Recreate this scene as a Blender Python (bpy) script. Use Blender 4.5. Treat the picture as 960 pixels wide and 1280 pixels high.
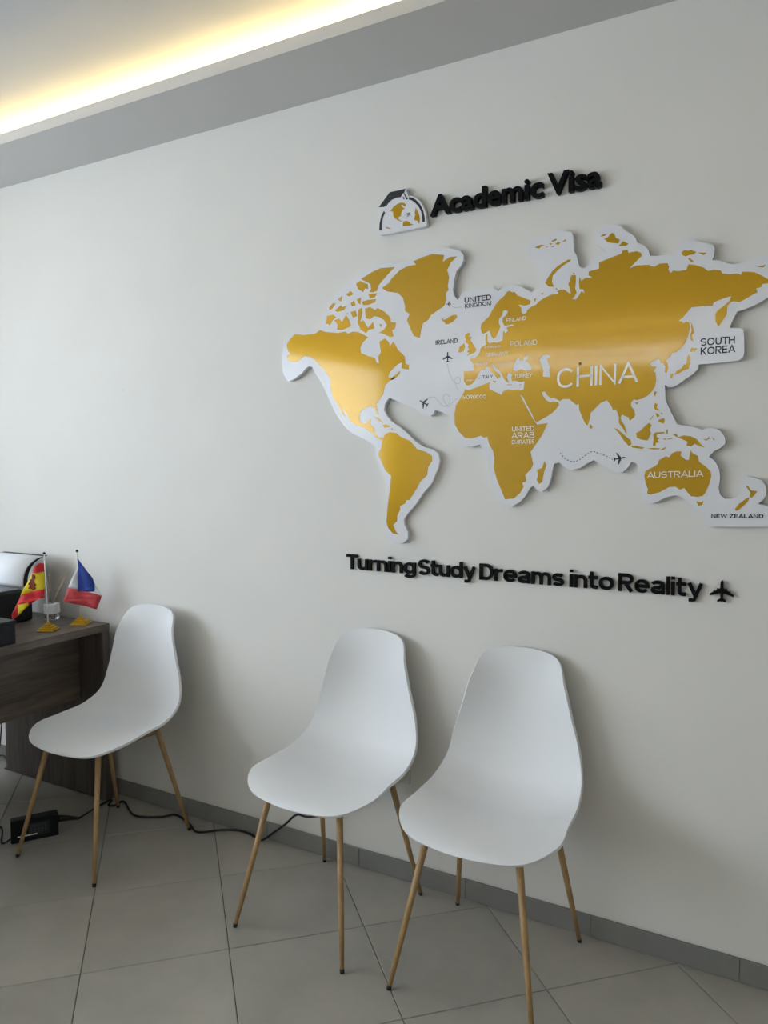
import bpy, bmesh, math, random
from mathutils import Vector, Matrix
from mathutils.geometry import tessellate_polygon

for o in list(bpy.data.objects):
    bpy.data.objects.remove(o, do_unlink=True)
scene = bpy.context.scene
COL = scene.collection
R = math.radians

# ------------------------------------------------------------------ camera
CAM_H, CAM_D = 1.42, 2.2259           # metres above floor / from the map wall (wall plane is y = 0)
F_PX, PITCH, YAW = 956.5, R(3.81), R(29.38)
cam_d = bpy.data.cameras.new('camera')
cam = bpy.data.objects.new('camera', cam_d)
COL.objects.link(cam)
cam.location = (0, -CAM_D, CAM_H)
cam.rotation_euler = (math.pi / 2 - PITCH, 0, YAW)
cam_d.sensor_fit = 'HORIZONTAL'
cam_d.sensor_width = 36.0
cam_d.lens = 36.0 * F_PX / 960.0
cam_d.clip_start = 0.05
scene.camera = cam

# room extents
XL, XR, YF = -4.2, 3.0, -5.6          # left wall, right wall, wall opposite the map
Z_SOFFIT, Z_CEIL = 2.64, 2.745

# ------------------------------------------------------------------ light
world = bpy.data.worlds.new('world')
scene.world = world
world.use_nodes = True
wb = world.node_tree.nodes['Background']
wb.inputs['Color'].default_value = (0.62, 0.78, 1.0, 1)
wb.inputs['Strength'].default_value = 1.0

def area(name, loc, rot, sx, sy, power, color):
    l = bpy.data.lights.new(name, 'AREA')
    l.shape = 'RECTANGLE'; l.size = sx; l.size_y = sy; l.energy = power; l.color = color
    o = bpy.data.objects.new(name, l); COL.objects.link(o)
    o.location = loc; o.rotation_euler = rot
    return o
WIN_Y0, WIN_Y1, WIN_Z0, WIN_Z1 = -5.2, -0.9, 1.00, 2.45
area('window_daylight', (XL + 0.03, (WIN_Y0 + WIN_Y1) / 2, (WIN_Z0 + WIN_Z1) / 2), (0, R(-90), 0),
     WIN_Z1 - WIN_Z0 - 0.12, WIN_Y1 - WIN_Y0 - 0.12, 102, (0.79, 0.89, 1.0))
# transom window high in the wall opposite the map (its reflection runs across the gold film)
TR_X0, TR_X1, TR_Z0, TR_Z1 = -4.0, 1.2, 2.39, 2.54
area('transom_daylight', ((TR_X0 + TR_X1) / 2, YF + 0.02, (TR_Z0 + TR_Z1) / 2), (R(-90), 0, 0),
     TR_X1 - TR_X0 - 0.04, TR_Z1 - TR_Z0 - 0.04, 40, (0.95, 0.97, 1.0))
LED_STRENGTH = 75.0

vs = scene.view_settings
vs.view_transform = 'Standard'
vs.look = 'None'
vs.gamma = 1.0
vs.use_curve_mapping = False
vs.exposure = 0.12

# ------------------------------------------------------------------ pixel -> place helpers (960 x 1280 frame)
_fw = Vector((-math.sin(YAW) * math.cos(PITCH), math.cos(YAW) * math.cos(PITCH), -math.sin(PITCH)))
_rt = Vector((math.cos(YAW), math.sin(YAW), 0))
_up = _rt.cross(_fw)
_co = Vector((0, -CAM_D, CAM_H))
def hit(px, axis, val):
    d = _rt * ((px[0] - 480) / F_PX) - _up * ((px[1] - 640) / F_PX) + _fw
    t = (val - _co[axis]) / d[axis]
    return _co + d * t
def wall(px, y=0.0):
    return hit(px, 1, y)

# ------------------------------------------------------------------ materials
MATS = {}
def material(name, color, rough=0.5, metal=0.0, spec=0.5, emit=None, estr=0.0, trans=0.0, build=None, **kw):
    m = bpy.data.materials.new(name)
    m.use_nodes = True
    b = m.node_tree.nodes['Principled BSDF']
    b.inputs['Base Color'].default_value = (*color, 1)
    b.inputs['Roughness'].default_value = rough
    b.inputs['Metallic'].default_value = metal
    b.inputs['Specular IOR Level'].default_value = spec
    b.inputs['Transmission Weight'].default_value = trans
    if emit:
        b.inputs['Emission Color'].default_value = (*emit, 1)
        b.inputs['Emission Strength'].default_value = estr
    for k, v in kw.items():
        b.inputs[k.replace('_', ' ')].default_value = v
    if build:
        build(m.node_tree, b)
    MATS[name] = m
    return m
def node(nt, t, **ins):
    n = nt.nodes.new(t)
    for k, v in ins.items():
        n.inputs[k].default_value = v
    return n
def coords(nt, kind='Object', scale=(1, 1, 1)):
    tc = nt.nodes.new('ShaderNodeTexCoord')
    mp = nt.nodes.new('ShaderNodeMapping')
    mp.inputs['Scale'].default_value = scale
    nt.links.new(tc.outputs[kind], mp.inputs['Vector'])
    return mp.outputs['Vector']
def ramp(nt, fac, stops):
    r = nt.nodes.new('ShaderNodeValToRGB')
    els = r.color_ramp.elements
    els[0].position, els[0].color = stops[0][0], (*stops[0][1], 1)
    els[1].position, els[1].color = stops[-1][0], (*stops[-1][1], 1)
    for p, c in stops[1:-1]:
        e = els.new(p); e.color = (*c, 1)
    nt.links.new(fac, r.inputs['Fac'])
    return r.outputs['Color']
def bump(nt, b, height, strength, dist=0.01):
    n = nt.nodes.new('ShaderNodeBump')
    n.inputs['Strength'].default_value = strength
    n.inputs['Distance'].default_value = dist
    nt.links.new(height, n.inputs['Height'])
    nt.links.new(n.outputs['Normal'], b.inputs['Normal'])

def paint_nodes(base):
    def f(nt, b):
        v = coords(nt)
        n1 = node(nt, 'ShaderNodeTexNoise', Scale=3.0, Detail=4.0)
        nt.links.new(v, n1.inputs['Vector'])
        c = ramp(nt, n1.outputs['Fac'], [(0.3, tuple(x * 0.97 for x in base)), (0.7, base)])
        # a few small scuffs and dents in the paint
        n2 = node(nt, 'ShaderNodeTexNoise', Scale=14.0, Detail=2.0)
        nt.links.new(v, n2.inputs['Vector'])
        s = ramp(nt, n2.outputs['Fac'], [(0.765, (1, 1, 1)), (0.80, (0.86, 0.83, 0.76))])
        mx = nt.nodes.new('ShaderNodeMixRGB'); mx.blend_type = 'MULTIPLY'
        mx.inputs['Fac'].default_value = 1.0
        nt.links.new(c, mx.inputs['Color1']); nt.links.new(s, mx.inputs['Color2'])
        nt.links.new(mx.outputs['Color'], b.inputs['Base Color'])
        n3 = node(nt, 'ShaderNodeTexNoise', Scale=6.0, Detail=6.0)
        nt.links.new(v, n3.inputs['Vector'])
        bump(nt, b, n3.outputs['Fac'], 0.12, 0.01)
    return f
def tile_nodes(a, bcol):
    def f(nt, b):
        v = coords(nt)
        oi = nt.nodes.new('ShaderNodeObjectInfo')
        ad = nt.nodes.new('ShaderNodeVectorMath'); ad.operation = 'ADD'
        nt.links.new(v, ad.inputs[0]); nt.links.new(oi.outputs['Location'], ad.inputs[1])
        n1 = node(nt, 'ShaderNodeTexNoise', Scale=4.0, Detail=8.0, Roughness=0.6)
        nt.links.new(ad.outputs[0], n1.inputs['Vector'])
        c = ramp(nt, n1.outputs['Fac'], [(0.32, a), (0.68, bcol)])
        hv = nt.nodes.new('ShaderNodeHueSaturation')
        mr = nt.nodes.new('ShaderNodeMapRange')
        mr.inputs['To Min'].default_value = 0.95; mr.inputs['To Max'].default_value = 1.04
        nt.links.new(oi.outputs['Random'], mr.inputs['Value'])
        nt.links.new(mr.outputs['Result'], hv.inputs['Value'])
        nt.links.new(c, hv.inputs['Color'])
        nt.links.new(hv.outputs['Color'], b.inputs['Base Color'])
        n2 = node(nt, 'ShaderNodeTexNoise', Scale=60.0, Detail=3.0)
        nt.links.new(ad.outputs[0], n2.inputs['Vector'])
        bump(nt, b, n2.outputs['Fac'], 0.05, 0.002)
    return f
def wood_nodes(scale, dark, light):
    def f(nt, b):
        v = coords(nt, 'Object', scale)
        n0 = node(nt, 'ShaderNodeTexNoise', Scale=1.3, Detail=3.0)
        nt.links.new(v, n0.inputs['Vector'])
        n1 = node(nt, 'ShaderNodeTexNoise', Scale=6.0, Detail=9.0, Roughness=0.65, Distortion=0.6)
        nt.links.new(v, n1.inputs['Vector'])
        w = nt.nodes.new('ShaderNodeMath'); w.operation = 'ADD'
        nt.links.new(n0.outputs['Fac'], w.inputs[0]); nt.links.new(n1.outputs['Fac'], w.inputs[1])
        h = nt.nodes.new('ShaderNodeMath'); h.operation = 'MULTIPLY'; h.inputs[1].default_value = 0.5
        nt.links.new(w.outputs[0], h.inputs[0])
        mid = tuple((a + c) / 2 for a, c in zip(dark, light))
        c = ramp(nt, h.outputs[0], [(0.36, dark), (0.5, mid), (0.62, light)])
        nt.links.new(c, b.inputs['Base Color'])
        bump(nt, b, h.outputs[0], 0.10, 0.003)
    return f
def gold_nodes(nt, b):
    v = coords(nt, 'Object', (0.6, 1, 9))
    n1 = node(nt, 'ShaderNodeTexNoise', Scale=3.0, Detail=3.0)
    nt.links.new(v, n1.inputs['Vector'])
    mr = nt.nodes.new('ShaderNodeMapRange')
    mr.inputs['To Min'].default_value = 0.16; mr.inputs['To Max'].default_value = 0.24
    nt.links.new(n1.outputs['Fac'], mr.inputs['Value'])
    nt.links.new(mr.outputs['Result'], b.inputs['Roughness'])
    v2 = coords(nt, 'Object', (1.5, 1, 3))
    n2 = node(nt, 'ShaderNodeTexNoise', Scale=4.0, Detail=2.0)
    nt.links.new(v2, n2.inputs['Vector'])
    bump(nt, b, n2.outputs['Fac'], 0.04, 0.01)
def plastic_nodes(nt, b):
    v = coords(nt)
    n = node(nt, 'ShaderNodeTexNoise', Scale=900.0, Detail=1.0)
    nt.links.new(v, n.inputs['Vector'])
    bump(nt, b, n.outputs['Fac'], 0.05, 0.0005)

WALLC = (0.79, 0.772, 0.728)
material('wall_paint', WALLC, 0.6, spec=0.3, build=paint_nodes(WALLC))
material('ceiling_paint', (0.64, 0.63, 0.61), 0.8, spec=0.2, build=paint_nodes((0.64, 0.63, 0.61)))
material('floor_tile', (0.40, 0.38, 0.34), 0.38, spec=0.45, build=tile_nodes((0.36, 0.34, 0.295), (0.44, 0.417, 0.365)))
material('grout', (0.15, 0.135, 0.11), 0.9)
material('skirting_tile', (0.25, 0.25, 0.245), 0.4, build=tile_nodes((0.215, 0.21, 0.197), (0.25, 0.244, 0.23)))
material('white_board', (0.80, 0.80, 0.83), 0.15, spec=0.5)
material('board_edge', (0.62, 0.62, 0.64), 0.5)
material('gold_film', (0.54, 0.30, 0.002), 0.25, metal=0.22, spec=0.1, build=gold_nodes, Coat_Weight=0.75, Coat_Roughness=0.065)
material('print_white', (0.90, 0.89, 0.87), 0.15)
material('print_black', (0.012, 0.012, 0.016), 0.4)
material('black_acrylic', (0.002, 0.002, 0.0025), 0.5, spec=0.12)
material('white_plastic', (0.83, 0.835, 0.84), 0.5, spec=0.25, build=plastic_nodes)
material('leg_wood', (0.42, 0.27, 0.12), 0.45, build=wood_nodes((30, 30, 2.5), (0.34, 0.205, 0.085), (0.50, 0.325, 0.15)))
material('black_rubber', (0.012, 0.012, 0.013), 0.6)
material('bracket_metal', (0.30, 0.20, 0.09), 0.5)
material('desk_wood_y', (0.14, 0.11, 0.09), 0.5, build=wood_nodes((14, 1.2, 14), (0.06, 0.046, 0.038), (0.17, 0.135, 0.108)))
material('desk_wood_z_shaded', (0.14, 0.11, 0.09), 0.5, build=wood_nodes((14, 14, 1.2), (0.05, 0.038, 0.033), (0.13, 0.105, 0.088)))  # upright-grain copy of the desk wood, darkened to paint in the under-desk shade
material('black_plastic', (0.005, 0.0055, 0.008), 0.4, spec=0.3)
material('grey_plastic', (0.10, 0.11, 0.13), 0.4)
material('label_grey', (0.022, 0.023, 0.026), 0.4)
material('paper', (0.84, 0.85, 0.88), 0.7)
material('flag_red', (0.62, 0.02, 0.03), 0.7)
material('flag_red_soft', (0.60, 0.06, 0.07), 0.7)
material('flag_yellow', (0.86, 0.66, 0.02), 0.7)
material('flag_blue', (0.012, 0.045, 0.30), 0.7)
material('flag_white', (0.80, 0.81, 0.84), 0.7)
material('flag_maroon', (0.20, 0.03, 0.015), 0.7)
material('gold_plastic', (0.62, 0.38, 0.02), 0.28, metal=0.55)
material('pole_white', (0.82, 0.81, 0.78), 0.35)
material('glass', (0.95, 0.97, 0.97), 0.03, trans=1.0)
material('reed', (0.42, 0.33, 0.22), 0.7)
material('cable_black', (0.006, 0.006, 0.007), 0.45)
material('socket_white', (0.70, 0.71, 0.68), 0.4)
material('aluminium', (0.62, 0.64, 0.66), 0.35, metal=0.9)
material('led', (1, 1, 1), 0.5, emit=(1.0, 0.76, 0.34), estr=LED_STRENGTH)
material('screw', (0.10, 0.07, 0.02), 0.3, metal=0.8)

# ------------------------------------------------------------------ object helpers
def tag(o, label=None, cat=None, group=None, kind=None):
    if label: o['label'] = label
    if cat: o['category'] = cat
    if group: o['group'] = group
    if kind: o['kind'] = kind
    return o
def empty(name, loc, rz=0.0):
    o = bpy.data.objects.new(name, None)
    COL.objects.link(o)
    o.location = loc; o.rotation_euler = (0, 0, rz)
    o.empty_display_size = 0.05
    return o
def origin(o):
    """absolute position of an unrotated chain of parents"""
    v = Vector((0, 0, 0))
    while o is not None:
        v += o.location; o = o.parent
    return v
def link_mesh(name, me, mat, parent=None, loc=(0, 0, 0), smooth=False):
    me.materials.clear()
    for m in (mat if isinstance(mat, (list, tuple)) else [mat]):
        me.materials.append(MATS[m])
    if smooth:
        for p in me.polygons: p.use_smooth = True
    o = bpy.data.objects.new(name, me)
    COL.objects.link(o)
    o.location = loc
    if parent is not None: o.parent = parent
    return o
def mesh(name, verts, faces, mat, parent=None, smooth=False, world_coords=True, mids=None):
    """verts in world coordinates unless world_coords is False; the object's origin goes to its own base centre"""
    vs_ = [Vector(v) for v in verts]
    lo = Vector([min(v[i] for v in vs_) for i in range(3)]); hi = Vector([max(v[i] for v in vs_) for i in range(3)])
    c = Vector(((lo.x + hi.x) / 2, (lo.y + hi.y) / 2, lo.z))
    base = origin(parent) if (parent is not None and world_coords) else Vector((0, 0, 0))
    me = bpy.data.meshes.new(name)
    me.from_pydata([v - c for v in vs_], [], faces)
    if mids:
        for p, i in zip(me.polygons, mids): p.material_index = i
    me.update()
    return link_mesh(name, me, mat, parent, c - base, smooth)
def from_bm(name, bm, mat, parent=None, smooth=False, world_coords=True):
    bm.verts.index_update()
    bmesh.ops.recalc_face_normals(bm, faces=bm.faces)
    v = [x.co.copy() for x in bm.verts]; f = [[y.index for y in x.verts] for x in bm.faces]
    bm.free()
    return mesh(name, v, f, mat, parent, smooth, world_coords)
def add_box(bm, lo, hi, bevel=0.0, seg=1):
    r = bmesh.ops.create_cube(bm, size=1.0)
    lo, hi = Vector(lo), Vector(hi)
    for v in r['verts']:
        v.co = Vector((lo[i] + (v.co[i] + 0.5) * (hi[i] - lo[i]) for i in range(3)))
    if bevel > 0:
        es = list({e for v in r['verts'] for e in v.link_edges})
        bmesh.ops.bevel(bm, geom=es, offset=bevel, segments=seg, affect='EDGES', profile=0.5)
def box(name, lo, hi, mat, parent=None, bevel=0.0, seg=1, world_coords=True):
    bm = bmesh.new(); add_box(bm, lo, hi, bevel, seg)
    return from_bm(name, bm, mat, parent, False, world_coords)
def prism(poly, y_front, y_back, zoff=0.0):
    """poly: list of (x, z) on the wall plane; extruded in y. Returns verts, faces, material ids (0 front, 1 side)."""
    pts = [Vector((x, z, 0)) for x, z in poly]
    area2 = sum(a.x * b.y - b.x * a.y for a, b in zip(pts, pts[1:] + pts[:1]))
    if area2 < 0: pts.reverse()
    n = len(pts)
    tris = tessellate_polygon([pts])
    verts = [(p.x, y_front, p.y) for p in pts] + [(p.x, y_back, p.y) for p in pts]
    faces, ids = [], []
    for t in tris:
        a, b, c = t
        if (pts[b] - pts[a]).cross(pts[c] - pts[a]).z < 0: b, c = c, b
        faces.append((a, b, c)); ids.append(0)
        faces.append((n + a, n + c, n + b)); ids.append(1)
    for i in range(n):
        j = (i + 1) % n
        faces.append((i, n + i, n + j, j)); ids.append(1)
    return verts, faces, ids
def prism_holes(outer, holes, y_front, y_back):
    loops = [[Vector((x, z, 0)) for x, z in l] for l in [outer] + holes]
    flat = [p for l in loops for p in l]; n = len(flat)
    tris = tessellate_polygon(loops)
    verts = [(p.x, y_front, p.y) for p in flat] + [(p.x, y_back, p.y) for p in flat]
    faces, ids = [], []
    for a, b, c in tris:
        if (flat[b] - flat[a]).cross(flat[c] - flat[a]).z < 0: b, c = c, b
        faces.append((a, b, c)); ids.append(0); faces.append((n + a, n + c, n + b)); ids.append(1)
    k = 0
    for li, l in enumerate(loops):
        m = len(l)
        for i in range(m):
            p, q = k + i, k + (i + 1) % m
            faces.append((p, n + p, n + q, q)); ids.append(1)
        k += m
    return verts, faces, ids
def catmull(pts, per=8, closed=False):
    pts = [Vector(p) for p in pts]; n = len(pts); out = []
    rng = range(n) if closed else range(n - 1)
    for i in rng:
        if closed: p = [pts[(i + k) % n] for k in (-1, 0, 1, 2)]
        else: p = [pts[max(0, i - 1)], pts[i], pts[i + 1], pts[min(n - 1, i + 2)]]
        for s in range(per):
            u = s / per
            out.append(0.5 * (2 * p[1] + (p[2] - p[0]) * u + (2 * p[0] - 5 * p[1] + 4 * p[2] - p[3]) * u * u
                              + (-p[0] + 3 * p[1] - 3 * p[2] + p[3]) * u ** 3))
    if not closed: out.append(pts[-1])
    return out
def add_tube(bm, path, rad, seg=8, cap=True):
    path = [Vector(p) for p in path]; n = len(path); rings = []
    rads = rad if isinstance(rad, (list, tuple)) else [rad] * n
    up = Vector((0, 0, 1))
    for i, p in enumerate(path):
        t = (path[min(i + 1, n - 1)] - path[max(i - 1, 0)]).normalized()
        a = t.cross(up)
        if a.length < 0.05: a = t.cross(Vector((0, 1, 0)))
        a.normalize(); b = t.cross(a).normalized()
        rings.append([bm.verts.new(p + (a * math.cos(k * 2 * math.pi / seg) + b * math.sin(k * 2 * math.pi / seg)) * rads[i]) for k in range(seg)])
    for r0, r1 in zip(rings, rings[1:]):
        for k in range(seg):
            bm.faces.new((r0[k], r0[(k + 1) % seg], r1[(k + 1) % seg], r1[k]))
    if cap:
        bm.faces.new(rings[0][::-1]); bm.faces.new(rings[-1])
def tube(name, path, rad, mat, parent=None, seg=8, world_coords=True):
    bm = bmesh.new(); add_tube(bm, path, rad, seg)
    return from_bm(name, bm, mat, parent, True, world_coords)

# ------------------------------------------------------------------ lettering (the built-in font)
_tc = bpy.data.curves.new('lettering', 'FONT')
_to = bpy.data.objects.new('lettering', _tc)
COL.objects.link(_to)
def text_geo(body, offset=0.0, extrude=0.0, shear=0.0):
    _tc.body = body; _tc.size = 1.0; _tc.offset = offset; _tc.extrude = extrude; _tc.resolution_u = 4; _tc.shear = shear
    bpy.context.view_layer.update()
    ev = _to.evaluated_get(bpy.context.evaluated_depsgraph_get())
    me = ev.to_mesh()
    v = [x.co.copy() for x in me.vertices]; f = [list(p.vertices) for p in me.polygons]
    ev.to_mesh_clear()
    return v, f
def bounds(v):
    return min(p.x for p in v), max(p.x for p in v), min(p.y for p in v), max(p.y for p in v)
CAP = bounds(text_geo('H')[0])[3]
# a wide grotesque drawn with strokes: every glyph is a list of centre lines, cap height 1
def arc(cx, cy, rx, ry, a0, a1, n=14, e=2.3):
    out = []
    for i in range(n + 1):
        a = R(a0 + (a1 - a0) * i / n); c, s_ = math.cos(a), math.sin(a)
        out.append((cx + rx * math.copysign(abs(c) ** (2 / e), c), cy + ry * math.copysign(abs(s_) ** (2 / e), s_)))
    return out
def glyph(ch, w):
    """returns (advance width without side bearing, [polylines])"""
    k = w / 2; X = 0.74
    def bowl(W, h): return arc(W / 2, h / 2, W / 2 - k, h / 2 - k, 90, 450, 28)
    def ess(W, h):
        r = (h / 2 - k) / 2; m = h / 2
        return arc(W / 2, m + r, W / 2 - k, r, 25, 270, 14, 2.2) + arc(W / 2, m - r, W / 2 - k, r, 90, -155, 14, 2.2)[1:]
    if ch == 'I': return w, [[(k, 0), (k, 1)]]
    if ch == 'l': return w, [[(k, 0), (k, 1)]]
    if ch == 'i': return w, [[(k, 0), (k, X)], [(k, X + .12), (k, X + .12 + w * 0.85)]]
    if ch == 'A': W = .96; return W, [[(k * .8, 0), (W / 2, 1 - k * .6), (W - k * .8, 0)], [(W * .2, .30), (W * .8, .30)]]
    if ch == 'B': W = .80; return W, [[(k, .52), (W * .5, .52)] + arc(W * .5, .74, W * .42 - k, .26 - k + .04, -90, 90)[1:-1] + [(W * .5, 1 - k), (k, 1 - k), (k, k), (W * .52, k)] + arc(W * .52, .26 + k / 2, W * .48 - k, .26 - k / 2, -90, 90)[1:]]
    if ch == 'C': W = .92; return W, [arc(W / 2, .5, W / 2 - k, .5 - k, 38, 322, 24)]
    if ch == 'D': W = .86; return W, [[(k, 0), (k, 1 - k), (W * .45, 1 - k)] + arc(W * .45, .5, W * .55 - k, .5 - k, 90, -90, 16)[1:] + [(k, k)]]
    if ch == 'E': W = .70; return W, [[(W, 1 - k), (k, 1 - k), (k, k), (W, k)], [(k, .52), (W * .94, .52)]]
    if ch == 'F': W = .68; return W, [[(W, 1 - k), (k, 1 - k), (k, 0)], [(k, .5), (W * .92, .5)]]
    if ch == 'G': W = .94; return W, [arc(W / 2, .5, W / 2 - k, .5 - k, 40, 335, 24), [(W * .55, .46), (W - k, .46), (W - k, 0)]]
    if ch == 'H': W = .82; return W, [[(k, 0), (k, 1)], [(W - k, 0), (W - k, 1)], [(k, .52), (W - k, .52)]]
    if ch == 'K': W = .82; return W, [[(k, 0), (k, 1)], [(k, .36), (W - k, 1)], [(W * .38, .56), (W - k, 0)]]
    if ch == 'L': W = .64; return W, [[(k, 1), (k, k), (W, k)]]
    if ch == 'M': W = 1.0; return W, [[(k, 0), (k, 1 - k * .6), (W / 2, k), (W - k, 1 - k * .6), (W - k, 0)]]
    if ch == 'N': W = .84; return W, [[(k, 0), (k, 1 - k * .6), (W - k, k * .6), (W - k, 1)]]
    if ch == 'O': W = 1.0; return W, [arc(W / 2, .5, W / 2 - k, .5 - k, 90, 450, 30)]
    if ch == 'P': W = .76; return W, [[(k, 0), (k, 1 - k), (W * .5, 1 - k)] + arc(W * .5, .70, W * .5 - k, .30 - k, 90, -90, 14)[1:] + [(k, .40 + k)]]
    if ch == 'R': W = .82; return W, [[(k, 0), (k, 1 - k), (W * .5, 1 - k)] + arc(W * .5, .70, W * .5 - k, .30 - k, 90, -90, 14)[1:] + [(k, .40 + k)], [(W * .5, .42), (W - k * .9, 0)]]
    if ch == 'S': W = .80; return W, [ess(W, 1.0)]
    if ch == 'T': W = .80; return W, [[(0, 1 - k), (W, 1 - k)], [(W / 2, 0), (W / 2, 1 - k)]]
    if ch == 'U': W = .82; return W, [[(k, 1), (k, .42)] + arc(W / 2, .42, W / 2 - k, .42 - k, 180, 360, 16)[1:] + [(W - k, 1)]]
    if ch == 'W': W = 1.24; return W, [[(k * .8, 1), (W * .27, k), (W / 2, 1 - k), (W * .73, k), (W - k * .8, 1)]]
    if ch == 'Y': W = .88; return W, [[(k * .8, 1), (W / 2, .42), (W - k * .8, 1)], [(W / 2, 0), (W / 2, .45)]]
    if ch == 'Z': W = .78; return W, [[(0.02, 1 - k), (W - k, 1 - k), (k, k), (W, k)]]
    if ch == 'o': W = .80; return W, [bowl(W, X)]
    if ch == 'e':
        W = .80
        return W, [[(k, X / 2), (W - k, X / 2)] + arc(W / 2, X / 2, W / 2 - k, X / 2 - k, 0, 318, 24)[1:]]
    if ch == 's': W = .68; return W, [ess(W, X)]
    if ch == 'u': W = .72; return W, [[(k, X), (k, .34)] + arc(W / 2, .34, W / 2 - k, .34 - k, 180, 360, 14)[1:], [(W - k, 0), (W - k, X)]]
    if ch == 'n': W = .72; return W, [[(k, 0), (k, X)], arc(W / 2, X - .34, W / 2 - k, .34 - k, 180, 0, 14) + [(W - k, 0)]]
    if ch == 'r': W = .50; return W, [[(k, 0), (k, X)], arc(W - .02, X - .34, W - k - .02, .34 - k, 180, 88, 8)]
    if ch == 'm':
        W = 1.14; h = (W - 2 * k) / 4
        return W, [[(k, 0), (k, X)], arc(k + h, X - .33, h, .33 - k, 180, 0, 12) + [(k + 2 * h, 0)], arc(k + 3 * h, X - .33, h, .33 - k, 180, 0, 12) + [(W - k, 0)]]
    if ch == 't': W = .50; c = .17; return W, [[(c, .97), (c, .25)] + arc(W - .08, .25, W - .08 - c, .25 - k, 180, 270, 8)[1:] + [(W, k)], [(0, X - k), (W, X - k)]]
    if ch == 'd': W = .80; return W, [arc(W / 2 - .01, X / 2, W / 2 - k - .01, X / 2 - k, 90, 450, 28), [(W - k, 0), (W - k, 1)]]
    if ch == 'g': W = .80; return W, [arc(W / 2 - .01, X / 2, W / 2 - k - .01, X / 2 - k, 90, 450, 28), [(W - k, X), (W - k, .0)] + arc(W / 2, .02, W / 2 - k, .28 - k, 0, -150, 12)[1:]]
    if ch == 'a': W = .74; return W, [arc(W / 2, X - .26, W / 2 - k, .26 - k, 160, 0, 12) + [(W - k, 0)], arc(W / 2 - .01, .22, W / 2 - k - .01, .22 - k, 60, 300, 20) + [(W - k, .12)], [(W * .62, X * .55), (W - k, X * .55)]]
    if ch == 'y': W = .78; return W, [[(k * .9, X), (W * .52, k * .6)], [(W - k * .9, X), (W * .46, -.14), (W * .36, -.26 + k), (W * .10, -.26 + k)]]
    return .35, []
def ribbon(pts, w):
    """flat stroke of width w with mitred joints; returns verts (x, y) and quads"""
    closed = (Vector(pts[0]) - Vector(pts[-1])).length < 1e-4 and len(pts) > 3
    P_ = [Vector(p) for p in (pts[:-1] if closed else pts)]
    n_ = len(P_); vv = []
    for i, p in enumerate(P_):
        a = P_[(i - 1) % n_] if (closed or i > 0) else None
        b = P_[(i + 1) % n_] if (closed or i < n_ - 1) else None
        d0 = (p - a).normalized() if a is not None else (b - p).normalized()
        d1 = (b - p).normalized() if b is not None else d0
        nn = Vector((-(d0.y + d1.y), d0.x + d1.x))
        nn = nn.normalized() if nn.length > 1e-6 else Vector((-d0.y, d0.x))
        m_ = w / 2 / max(0.5, nn.dot(Vector((-d0.y, d0.x))))
        vv += [p + nn * m_, p - nn * m_]
    ff = [(2 * i, 2 * i + 1, 2 * i + 3, 2 * i + 2) for i in range(n_ - 1)]
    if closed: ff.append((2 * n_ - 2, 2 * n_ - 1, 1, 0))
    return vv, ff
def word_layout(body, w, gap):
    x, out = 0.0, []
    for ch in body:
        if ch == ' ': x += 0.30; continue
        W, st = glyph(ch, w)
        g_ = gap - (0.06 if ch in 'TYA' else 0)
        out.append((ch, x, st)); x += W + g_
    return out, x - gap
def flat_text(name, body, left, right, cap_px, mat, parent, y, weight=0.12):
    """printed word: baseline from pixel `left` to `right` on the plane y"""
    a, b = wall(left, y), wall(right, y)
    cap = wall((left[0], left[1] - cap_px), y).z - a.z
    lay, W = word_layout(body, weight, 0.10)
    sx = (b.x - a.x) / W; zs = (b.z - a.z) / (b.x - a.x)
    verts, faces = [], []
    for ch, x, st in lay:
        for pl in st:
            v, f = ribbon(pl, weight); k = len(verts)
            verts += [(a.x + (p.x + x) * sx, y, a.z + (p.x + x) * sx * zs + p.y * cap) for p in v]
            faces += [tuple(i + k for i in q) for q in f]
    return mesh(name, verts, faces, mat, parent)
def stroke_word(body, left, right, cap, zb, mat, parent, yf, yb, weight, gap):
    """one raised mesh per letter"""
    lay, W = word_layout(body, weight, gap)
    a, b = wall(left, yf), wall(right, yf)
    sx = (b.x - a.x) / W
    for ch, x, st in lay:
        verts, faces = [], []
        for pi, pl in enumerate(st):
            v, f = ribbon(pl, weight); k = len(verts); n_ = len(v)
            eps = 0.0002 * pi            # crossing strokes do not share a plane
            verts += [(a.x + (p.x + x) * sx, yf + eps, zb + p.y * cap) for p in v] + [(a.x + (p.x + x) * sx, yb, zb + p.y * cap) for p in v]
            cnt = {}
            for q in f:
                for e in zip(q, q[1:] + q[:1]): cnt[tuple(sorted(e))] = cnt.get(tuple(sorted(e)), 0) + 1
            for q in f:
                faces.append(tuple(k + i for i in q)); faces.append(tuple(k + n_ + i for i in reversed(q)))
                for e in zip(q, q[1:] + q[:1]):
                    if cnt[tuple(sorted(e))] == 1: faces.append((k + e[1], k + e[0], k + n_ + e[0], k + n_ + e[1]))
        mesh('letter', verts, faces, mat, parent)
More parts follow.
